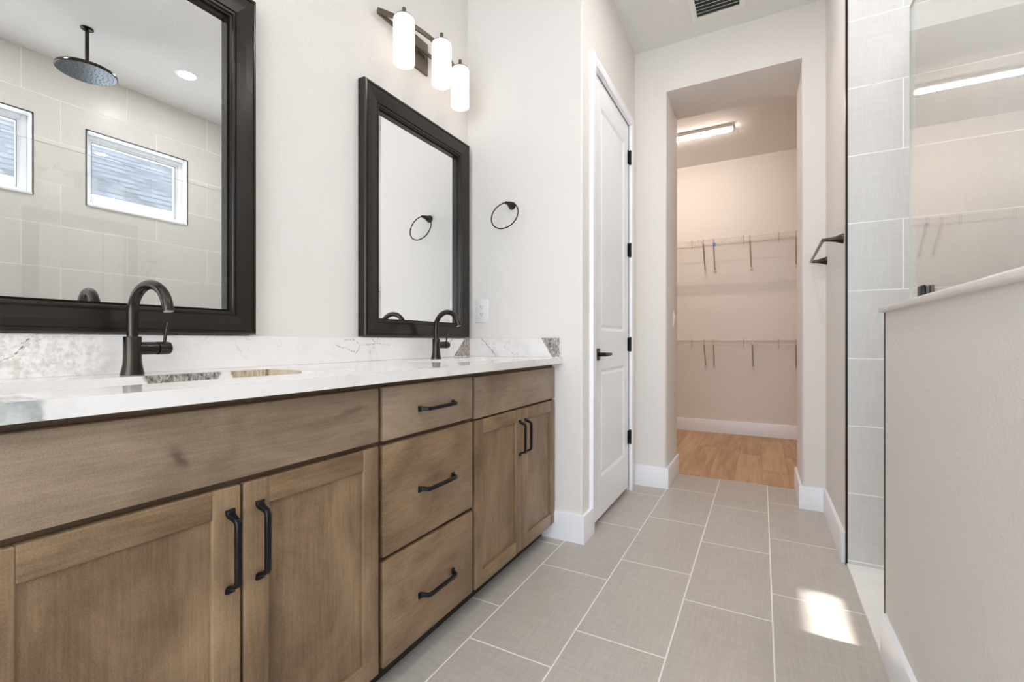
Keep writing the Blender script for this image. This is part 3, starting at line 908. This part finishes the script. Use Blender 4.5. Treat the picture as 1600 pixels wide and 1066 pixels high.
m = MB(); m.box(CBK, -1.467, CYA, YR - 0.001, ZT, 1.0425, 0.0015, 1)
m.build('backsplash', M['stone'], t)
m = MB(); m.box(-1.467, -0.912, YR - 0.021, YR - 0.001, ZT, 1.0425, 0.0015, 1)
m.build('side_splash', M['stone'], t)
def basin(y0, y1, label):
    t = thing('sink', ((BX[0] + BX[1]) / 2, (y0 + y1) / 2, 0.76), label, 'sink', 'undermount sinks')
    b = bmesh.new()
    loops = []
    for ins, z, r in ((-0.016, 0.9105, 0.035), (0.000, 0.9105, 0.022), (0.004, 0.895, 0.026), (0.010, 0.83, 0.035), (0.030, 0.79, 0.045), (0.07, 0.775, 0.03)):
        loops.append([b.verts.new((p[0], p[1], z)) for p in rounded(BX[0] + ins, BX[1] - ins, y0 + ins, y1 - ins, r)])
    for A, B in zip(loops[:-1], loops[1:]):
        n = len(A)
        for i in range(n): b.faces.new((A[i], A[(i + 1) % n], B[(i + 1) % n], B[i]))
    b.faces.new(loops[-1])
    bmesh.ops.recalc_face_normals(b, faces=b.faces)
    m = MB(); m._merge(b)
    bo = m.build('basin', M['porcelain'], t)
    sm = bo.modifiers.new('thickness', 'SOLIDIFY'); sm.thickness = 0.008; sm.offset = 1.0
    m = MB(); m.lathe([(0.0, 0.006), (0.018, 0.006), (0.024, 0.002), (0.024, 0.0)], 24, TR((BX[0] + BX[1]) / 2, (y0 + y1) / 2, 0.775))
    m.build('drain', M['bronze'], t)
basin(B1[0], B1[1], 'white undermount sink below the near faucet')
basin(B2[0], B2[1], 'white undermount sink below the faucet next to the side wall')

# faucet (spout towards +x, handle towards +y)
def faucet(loc, label):
    x, y, z = loc
    t = thing('faucet', loc, label, 'faucet', 'single-handle bathroom faucets')
    m = MB()
    m.lathe([(0.0, 0), (0.0245, 0), (0.0245, 0.0025), (0.0225, 0.012), (0.0198, 0.026), (0.0188, 0.042), (0.0186, 0.094), (0.0176, 0.096), (0.0, 0.096)], 40, TR(x, y, z))
    m.build('body', M['bronze'], t)
    r = 0.070
    path = [(x, y, z + 0.094), (x, y, z + 0.125), (x, y, z + 0.152)]
    path += [(x + r - r * math.cos(a), y, z + 0.153 + r * math.sin(a)) for a in [math.radians(d) for d in range(6, 169, 9)]]
    a = math.radians(168)
    tx, tz = x + r - r * math.cos(a), z + 0.153 + r * math.sin(a)
    dx, dz = math.sin(a), math.cos(a)
    path += [(tx + dx * 0.012, y, tz + dz * 0.012)]
    m = MB(); m.tube(path, 0.0118, 24, up=(0, 1, 0))
    sp = m.build('spout', M['bronze'], t)
    m = MB(); ex, ez = path[-1][0], path[-1][2]
    m.tube([(ex, y, ez), (ex + dx * 0.0015, y, ez + dz * 0.0015)], 0.0095, 20, up=(0, 1, 0)); m.build('aerator', M['aerator'], sp)
    hz_ = z + 0.066
    m = MB()
    m.lathe([(0.0165, 0.0), (0.0165, 0.046), (0.0150, 0.0465), (0.0150, 0.0500), (0.0172, 0.0505), (0.0172, 0.076), (0.0160, 0.080), (0.0, 0.080)], 32, TR(x, y + 0.006, hz_) @ RX(-PI / 2))
    hd = m.build('handle', M['bronze'], t)
    m = MB()
    m.tube([(x, y + 0.074, hz_ + 0.012), (x + 0.002, y + 0.076, hz_ + 0.035), (x + 0.008, y + 0.079, hz_ + 0.068)], 0.004, 14, up=(1, 0, 0), radii=[0.0038, 0.0040, 0.0044])
    m.build('lever', M['bronze'], hd)
    return t
f1 = faucet((-1.388, 0.5630, ZT), 'dark bronze gooseneck faucet in front of the near mirror')
f1.rotation_euler = (0, 0, math.radians(6))
f2 = dup(f1, (-1.388, 1.790, ZT), math.radians(-4.5), 'dark bronze gooseneck faucet in front of the far mirror, by the side wall')

# mirrors
def mirror(y0, y1, z0, z1, label, ks=1.0):
    t = thing('framed_mirror', (WL, (y0 + y1) / 2, z0), label, 'mirror', 'dark framed wall mirrors')
    fw = 0.098
    kb = 0.80          # the bottom rail is a little narrower
    xb = WL + 0.0100
    # profile across the frame: (distance from outer edge, height from wall)
    prof = [(0.0, -0.0095), (0.0, 0.027), (0.003, 0.031), (0.0115, 0.032), (0.0125, 0.0285), (0.0150, 0.0285), (0.0160, 0.0315),
            (0.040, 0.0305), (0.073, 0.0275), (0.0745, 0.0235), (0.0775, 0.0235), (0.0785, 0.026), (0.0840, 0.0255), (0.0855, 0.0185), (0.0905, 0.0175), (0.092, 0.0105), (fw, 0.0125), (fw, -0.0095)]
    b = bmesh.new()
    loops = []
    for dd, h in prof:
        loops.append([b.verts.new((xb + h, y, z)) for y, z in ((y0 + dd * ks, z0 + dd * kb), (y1 - dd * ks, z0 + dd * kb), (y1 - dd * ks, z1 - dd), (y0 + dd * ks, z1 - dd))])
    for A, B in zip(loops, loops[1:] + loops[:1]):
        for i in range(4): b.faces.new((A[i], A[(i + 1) % 4], B[(i + 1) % 4], B[i]))
    bmesh.ops.recalc_face_normals(b, faces=b.faces)
    m = MB(); m._merge(b)
    m.build('frame', M['frame'], t, smooth=False)
    m = MB(); m.box(WL + 0.003, WL + 0.008, y0 + fw * ks - 0.008, y1 - fw * ks + 0.008, z0 + fw * kb - 0.008, z1 - fw + 0.008)
    tag(m.build('mirror_glass', M['mirror'], t), 'silvered mirror glass')
    return t
tt = NT('silvered_mirror')
g_ = tt.n.new('ShaderNodeBsdfGlossy'); g_.inputs[0].default_value = (0.93, 0.935, 0.93, 1); g_.inputs['Roughness'].default_value = 0.0
tt.l.new(g_.outputs[0], tt.out.inputs[0])
M['mirror'] = tt.m
mirror(0.145, 0.930, 1.047, 2.138, 'large near dark framed mirror reflecting the tiled shower and its windows', 0.87)
mirror(1.400, 2.184, 1.047, 2.134, 'far dark framed mirror beside the side wall reflecting the towel ring')

# vanity lights
def vanity_light(yc, label):
    t = thing('vanity_light', (WL, yc, 2.447), label, 'wall light', 'three-light vanity fixtures')
    m = MB(); m.box(WL, WL + 0.012, yc - 0.062, yc + 0.062, 2.368, 2.528, 0.004, 2)
    bp = m.build('backplate', M['fixture'], t)
    for dy in (-0.035, 0.035):
        m = MB(); m.lathe([(0.006, 0), (0.006, 0.006), (0.004, 0.009), (0.0, 0.010)], 16, TR(WL + 0.012, yc + dy, 2.447) @ RY(PI / 2))
        m.build('screw_cap', M['fixture'], bp)
    m = MB()
    hw = 0.306
    N = 24
    P_ = [(-1.468 + 0.072 * (1 - (k / N * 2 - 1) ** 2), yc + hw * (k / N * 2 - 1), 2.466 + 0.014 * (1 - (k / N * 2 - 1) ** 2)) for k in range(N + 1)]
    rect = [(0.004, 0.011), (-0.004, 0.011), (-0.004, -0.011), (0.004, -0.011)]
    m.sweep(P_, rect)
    m.build('curved_bar', M['fixture'], t)
    m = MB(); m.sweep([(-1.470, yc - hw, 2.462), (-1.470, yc + hw, 2.462)], [(0.004, 0.009), (-0.004, 0.009), (-0.004, -0.009), (0.004, -0.009)])
    m.build('straight_bar', M['fixture'], t)
    for dy, xs in ((-0.217, -1.398), (0.0, -1.355), (0.217, -1.398)):
        y = yc + dy
        u = dy / hw
        xa, za = -1.468 + 0.072 * (1 - u * u), 2.466 + 0.014 * (1 - u * u)
        m = MB()
        m.tube([(xa, y, za + 0.008), (xs, y, za + 0.012)], 0.0045, 12)
        m.lathe([(0.0, 0.044), (0.006, 0.044), (0.0088, 0.041), (0.0088, 0.004), (0.036, 0.003), (0.040, 0.0), (0.040, -0.003), (0.0, -0.003)], 32, TR(xs, y, 2.466))
        m.build('socket', M['fixture'], t)
        R = 0.0475
        m = MB()
        m.lathe([(0.030, 2.4645), (0.040, 2.463), (0.0458, 2.457), (R, 2.448), (R, 2.262), (R - 0.002, 2.259), (R - 0.004, 2.262), (R - 0.004, 2.446), (0.030, 2.4600)], 40, TR(xs, y, 0), cap=False)
        sh = m.build('lamp_shade', M['shade'], t)
        m = MB(); m.lathe([(0.0, 2.285), (0.016, 2.290), (0.026, 2.305), (0.030, 2.325), (0.026, 2.35), (0.014, 2.375), (0.013, 2.43), (0, 2.43)], 24, TR(xs, y, 0))
        m.build('bulb', M['bulb'], sh)
    return t
v2 = vanity_light(1.790, 'bronze three-light bar with lit white shades above the far mirror')
v1 = dup(v2, (WL, 0.540, 2.447), 0, 'matching three-light bar above the near mirror, above the top image edge')

# outlet on return wall
def outlet():
    x0, x1, z0, z1 = -1.440, -1.355, 1.131, 1.262
    t = thing('wall_outlet', ((x0 + x1) / 2, YR, (z0 + z1) / 2), 'white double wall outlet on the side wall beside the far mirror', 'outlet')
    m = MB(); m.box(x0, x1, YR - 0.006, YR, z0, z1, 0.0025, 2); m.build('cover_plate', M['plastic'], t)
    xc, zc = (x0 + x1) / 2, (z0 + z1) / 2
    for s_ in (1, -1):
        zc2 = zc + s_ * 0.0215
        m = MB(); m.prism(rounded(xc - 0.0165, xc + 0.0165, zc2 - 0.0145, zc2 + 0.0145, 0.009), 1, YR - 0.0085, YR - 0.005)
        r_ = m.build('receptacle', M['plastic'], t)
        m = MB()
        m.box(xc - 0.0075, xc - 0.0050, YR - 0.0090, YR - 0.0084, zc2 + 0.000, zc2 + 0.0085)
        m.box(xc + 0.0050, xc + 0.0075, YR - 0.0090, YR - 0.0084, zc2 + 0.001, zc2 + 0.0080)
        m.lathe([(0.0026, 0), (0.0026, 0.0006)], 12, TR(xc, YR - 0.0084, zc2 - 0.007) @ RX(PI / 2))
        m.build('slots', M['slot'], r_)
    m = MB(); m.lathe([(0.0028, 0), (0.0022, 0.0012), (0, 0.0014)], 12, TR(xc, YR - 0.006, zc) @ RX(PI / 2)); m.build('screw', M['plastic'], t)
outlet()
# light switch in the passage
t = thing('light_switch', (OL, 3.635, 1.19), 'white light switch on the left jamb of the closet opening', 'switch')
m = MB(); m.box(OL, OL + 0.006, 3.598, 3.672, 1.132, 1.250, 0.0025, 2); m.build('cover_plate', M['plastic'], t)
m = MB(); m.prism([(OL + 0.005, 1.158), (OL + 0.0075, 1.158), (OL + 0.011, 1.224), (OL + 0.005, 1.224)], 1, 3.618, 3.652); m.build('rocker', M['plastic'], t)

# towel ring on the return wall
rx, rz_ = -1.204, 1.768
t = thing('towel_ring', (rx, YR, rz_), 'black towel ring on the side wall above the outlet', 'towel ring')
m = MB()
m.lathe([(0.0, 0), (0.022, 0), (0.0225, 0.004), (0.021, 0.009), (0.0145, 0.026), (0.0095, 0.046), (0.0080, 0.060), (0.0086, 0.070), (0.006, 0.074), (0, 0.074)], 32, TR(rx, YR, rz_) @ RX(PI / 2))
m.build('post', M['bronze'], t)
m = MB()
RR = 0.079
yaw = math.radians(2)
tilt = math.radians(17)
ring = []
for i in range(64):
    a = 2 * PI * i / 64
    dx_, dz_ = RR * math.sin(a), RR * math.cos(a) - RR
    ring.append((rx + dx_ * math.cos(yaw), YR - 0.063 + dx_ * math.sin(yaw) + dz_ * math.sin(tilt), rz_ + 0.004 + dz_ * math.cos(tilt)))
m.tube(ring, 0.0035, 12, closed=True, up=(0, 1, 0))
m.build('ring', M['bronze'], t)

# towel bar on the right hall wall
t = thing('towel_bar', (XR, 2.975, 1.505), 'black towel bar on the hall wall beside the shower tile', 'towel bar')
def post(y, z):
    m = MB()
    m.lathe([(0.0, 0), (0.024, 0), (0.0243, 0.003), (0.021, 0.010), (0.0145, 0.030), (0.0105, 0.050), (0.0082, 0.070), (0.0075, 0.082), (0.0, 0.084)], 28, TR(XR, y, z) @ RY(-PI / 2))
    m.build('post', M['bronze'], t)
post(2.665, 1.512); post(3.285, 1.502)
m = MB(); m.tube([(XR - 0.080, 2.658, 1.512), (XR - 0.080, 3.292, 1.502)], 0.0072, 16); m.build('bar', M['bronze'], t)

# glass screen on the half wall
t = thing('glass_panel', (0.42, 1.05, 1.138), 'frameless clear glass shower screen standing on the half wall', 'glass screen')
m = MB(); m.box(0.4165, 0.4235, 0.215, 1.905, 1.141, 2.095)
g = m.build('pane', [M['glass'], M['glass_edge']], t, smooth=False)
for p in g.data.polygons:
    if abs(p.normal.x) < 0.5: p.material_index = 1
for yc in (1.752, 0.45):
    m = MB()
    m.box(0.4240, 0.434, yc - 0.025, yc + 0.025, 1.138, 1.188, 0.004, 2)
    m.box(0.406, 0.4160, yc - 0.025, yc + 0.025, 1.138, 1.188, 0.004, 2)
    m.box(0.407, 0.433, yc - 0.024, yc + 0.024, 1.138, 1.1405)
    tag(m.build('clamp', M['black'], t), 'black glass clamp')

# rain shower head
sx, sy = 0.927, 1.335
t = thing('shower_head', (sx, sy, ZC), 'round dark rain shower head hanging from the ceiling, seen in the near mirror', 'shower head')
m = MB(); m.lathe([(0.0, 0), (0.034, 0), (0.034, -0.006), (0.028, -0.011), (0.012, -0.014), (0.0, -0.014)], 32, TR(sx, sy, ZC)); m.build('flange', M['bronze'], t)
m = MB(); m.lathe([(0.0, 0), (0.0105, 0), (0.0105, 0.245), (0, 0.245)], 20, TR(sx, sy, ZC - 0.255)); m.lathe([(0.0, 0.0), (0.019, 0.004), (0.019, 0.022), (0.010, 0.032), (0, 0.032)], 24, TR(sx, sy, 2.815)); m.build('arm', M['bronze'], t)
m = MB(); m.lathe([(0.0, 2.820), (0.060, 2.818), (0.145, 2.812), (0.155, 2.806), (0.157, 2.800), (0.157, 2.792), (0.152, 2.789), (0.149, 2.7895)], 64, TR(sx, sy, 0), cap=False)
hd = m.build('disc', M['bronze'], t)
m = MB(); m.lathe([(0.0, 2.7890), (0.1495, 2.7890), (0.1495, 2.7905), (0.0, 2.7905)], 64, TR(sx, sy, 0), cap=False); m.build('spray_face', M['head_face'], hd)
m = MB()
for k, rr in ((6, 0.025), (12, 0.052), (18, 0.080), (24, 0.107), (30, 0.133)):
    for i in range(k):
        a = 2 * PI * i / k + rr * 7
        m.lathe([(0.0028, 0.0), (0.0022, -0.0028), (0, -0.0032)], 8, TR(sx + rr * math.cos(a), sy + rr * math.sin(a), 2.789), cap=False)
tag(m.build('nozzles', M['nozzle'], hd), 'rubber nozzles', None, None, 'stuff')

# recessed lights
def downlight(x, y, label, power):
    t = thing('recessed_light', (x, y, ZC), label, 'recessed light', 'round recessed ceiling lights')
    m = MB(); m.lathe([(0.056, -0.003), (0.058, -0.007), (0.078, -0.005), (0.080, 0.0), (0.056, 0.0)], 48, TR(x, y, ZC), cap=False); m.build('trim_ring', M['trimw'], t)
    m = MB(); m.lathe([(0.0, -0.0045), (0.057, -0.0045), (0.057, -0.001), (0.0, -0.001)], 40, TR(x, y, ZC), cap=False); m.build('lens', emit('lit_downlight_lens', (1.0, 0.965, 0.945, 1), power), t)
    return t
downlight(0.927, 1.935, 'lit round recessed light right of the rain shower head, seen in the near mirror', DOWN_SHOWER)
downlight(0.927, 0.735, 'round recessed light added at the camera end of the shower ceiling, out of view', DOWN_SHOWER)  # assumed twin of the lamp above, added to brighten the shower
downlight(-0.06, 2.30, 'unseen round recessed light added in the hall ceiling to brighten the hall', DOWN_HALL)  # added out of frame to lift the dim hall walls
downlight(-0.02, 0.80, 'unseen round recessed light added in the room ceiling above the camera', DOWN_MID)  # assumed fixture, added to lighten the room and half wall
downlight(-0.30, -0.9, 'unseen recessed fill light added in the ceiling behind the camera', DOWN_BACK)  # this and the next two are unseen lamps added as fill
downlight(-0.95, -0.9, 'unseen recessed fill light added in the back ceiling near the vanity wall', DOWN_BACK)
downlight(0.8, -0.9, 'unseen recessed fill light added in the back corner ceiling', DOWN_BACK)

# ceiling vent
vx0, vx1, vy0, vy1 = -0.392, -0.084, 2.862, 3.168
t = thing('air_vent', ((vx0 + vx1) / 2, (vy0 + vy1) / 2, ZC), 'white slatted air vent in the hall ceiling', 'air vent')
m = MB(); bw = 0.034
for a in ((vx0, vx1, vy0, vy0 + bw), (vx0, vx1, vy1 - bw, vy1), (vx0, vx0 + bw, vy0 + bw, vy1 - bw), (vx1 - bw, vx1, vy0 + bw, vy1 - bw)):
    m.box(a[0], a[1], a[2], a[3], ZC - 0.007, ZC, 0.002, 1)
m.build('vent_frame', M['plastic'], t)
m = MB(); m.box(vx0 + 0.02, vx1 - 0.02, vy0 + 0.02, vy1 - 0.02, ZC - 0.0012, ZC - 0.0002); m.build('duct_shadow_sheet', M['vent_dark'], t)  # dark sheet stands in for the shade inside the duct
for k in range(8):
    y = vy0 + bw + 0.008 + k * (vy1 - vy0 - 2 * bw - 0.016) / 7
    m = MB(); m.box(vx0 + bw, vx1 - bw, -0.0070, 0.0070, -0.0006, 0.0006, mat=TR(0, y, ZC - 0.0068) @ RX(math.radians(42)))
    m.build('slat', M['plastic'], t)

# ================================================================== CLOSET
t = thing('ceiling_light', (-0.84, 4.76, ZCC), 'long white lit strip light on the closet ceiling', 'ceiling light')
m = MB(); m.box(-1.45, -0.232, 4.705, 4.805, ZCC - 0.022, ZCC, 0.003, 2); m.build('housing', M['plastic'], t)
m = MB(); m.box(-1.44, -0.242, 4.732, 4.778, ZCC - 0.042, ZCC - 0.022, 0.006, 3); m.build('lens', M['led'], t)

FY = 5.33             # front of the shelves
def shelf(x0, x1, z, braces, clips, label, group, blue=None, endcap=None):
    t = thing('wire_shelf', ((x0 + x1) / 2, YCL, z), label, 'wire shelf', group)
    m = MB()
    n = int((x1 - x0) / 0.0254)
    for i in range(n + 1):
        x = x0 + 0.004 + i * (x1 - x0 - 0.008) / n
        m.tube([(x, YCL - 0.006, z), (x, FY + 0.004, z), (x, FY, z - 0.004), (x, FY, z - 0.043)], 0.0019, 6, up=(1, 0, 0))
    tag(m.build('cross_wires', M['wire'], t), None, None, None, 'stuff')
    m = MB()
    for y, zz, r in ((YCL - 0.008, z - 0.003, 0.003), (FY + 0.15, z - 0.003, 0.0028), (FY + 0.003, z - 0.001, 0.0042), (FY, z - 0.045, 0.0045)):
        m.tube([(x0, y, zz), (x1, y, zz)], r, 8)
    m.build('long_rods', M['wire'], t)
    for x, xf in braces:
        m = MB()
        m.sweep([(x, FY + 0.002, z - 0.030), (x, FY + 0.006, z - 0.046), (xf, YCL - 0.020, z - 0.290)], [(0.007, 0.004), (-0.007, 0.004), (-0.007, -0.004), (0.007, -0.004)], up=Vector((0, 1, 0)))
        m.box(x - 0.007, x + 0.007, FY - 0.006, FY + 0.008, z - 0.044, z + 0.004, 0.001, 1)
        b = m.build('brace', M['brace'], t)
        m = MB(); m.box(xf - 0.012, xf + 0.012, YCL - 0.028, YCL, z - 0.312, z - 0.276, 0.003, 1); m.build('brace_foot', M['wire'], b)
        if blue is not None and abs(x - blue) < 1e-3:
            m = MB(); m.box(x - 0.004, x + 0.018, FY - 0.010, FY - 0.006, z - 0.078, z - 0.040); m.build('tape', M['blue'], b)
    for x in clips:
        m = MB(); m.box(x - 0.002, x + 0.002, FY - 0.004, FY + 0.002, z - 0.085, z + 0.012)
        m.build('hook_clip', M['hook'], t)
    if endcap is not None:
        for zz in (z - 0.002, z - 0.045):
            m = MB(); m.box(endcap - 0.012, endcap + 0.012, FY - 0.006, FY + 0.006, zz - 0.006, zz + 0.006, 0.002, 1)
            m.build('joint_clip', M['wire'], t)
ga = 'wire shelves in the closet'
shelf(-1.895, -0.503, 2.112, [(-1.30, -1.31), (-0.552, -0.560)], [-0.666, -1.0], 'upper white wire closet shelf, section left of the joint', ga, None, -0.512)
shelf(-0.497, 1.295, 2.112, [(-0.450, -0.460), (-0.105, -0.098), (0.298, 0.316), (0.9, 0.9)], [-0.163, 0.152, 0.6], 'upper white wire closet shelf, longer section with a blue tape mark', ga, -0.450, -0.488)
shelf(-1.895, -0.503, 1.038, [(-1.30, -1.31), (-0.545, -0.556)], [-0.666, -1.0], 'lower white wire closet shelf, section left of the joint', ga, None, -0.512)
shelf(-0.497, 1.295, 1.038, [(-0.450, -0.467), (-0.082, -0.079), (0.298, 0.316), (0.9, 0.9)], [-0.163, 0.152, 0.6], 'lower white wire closet shelf, section right of the joint', ga, None, -0.488)
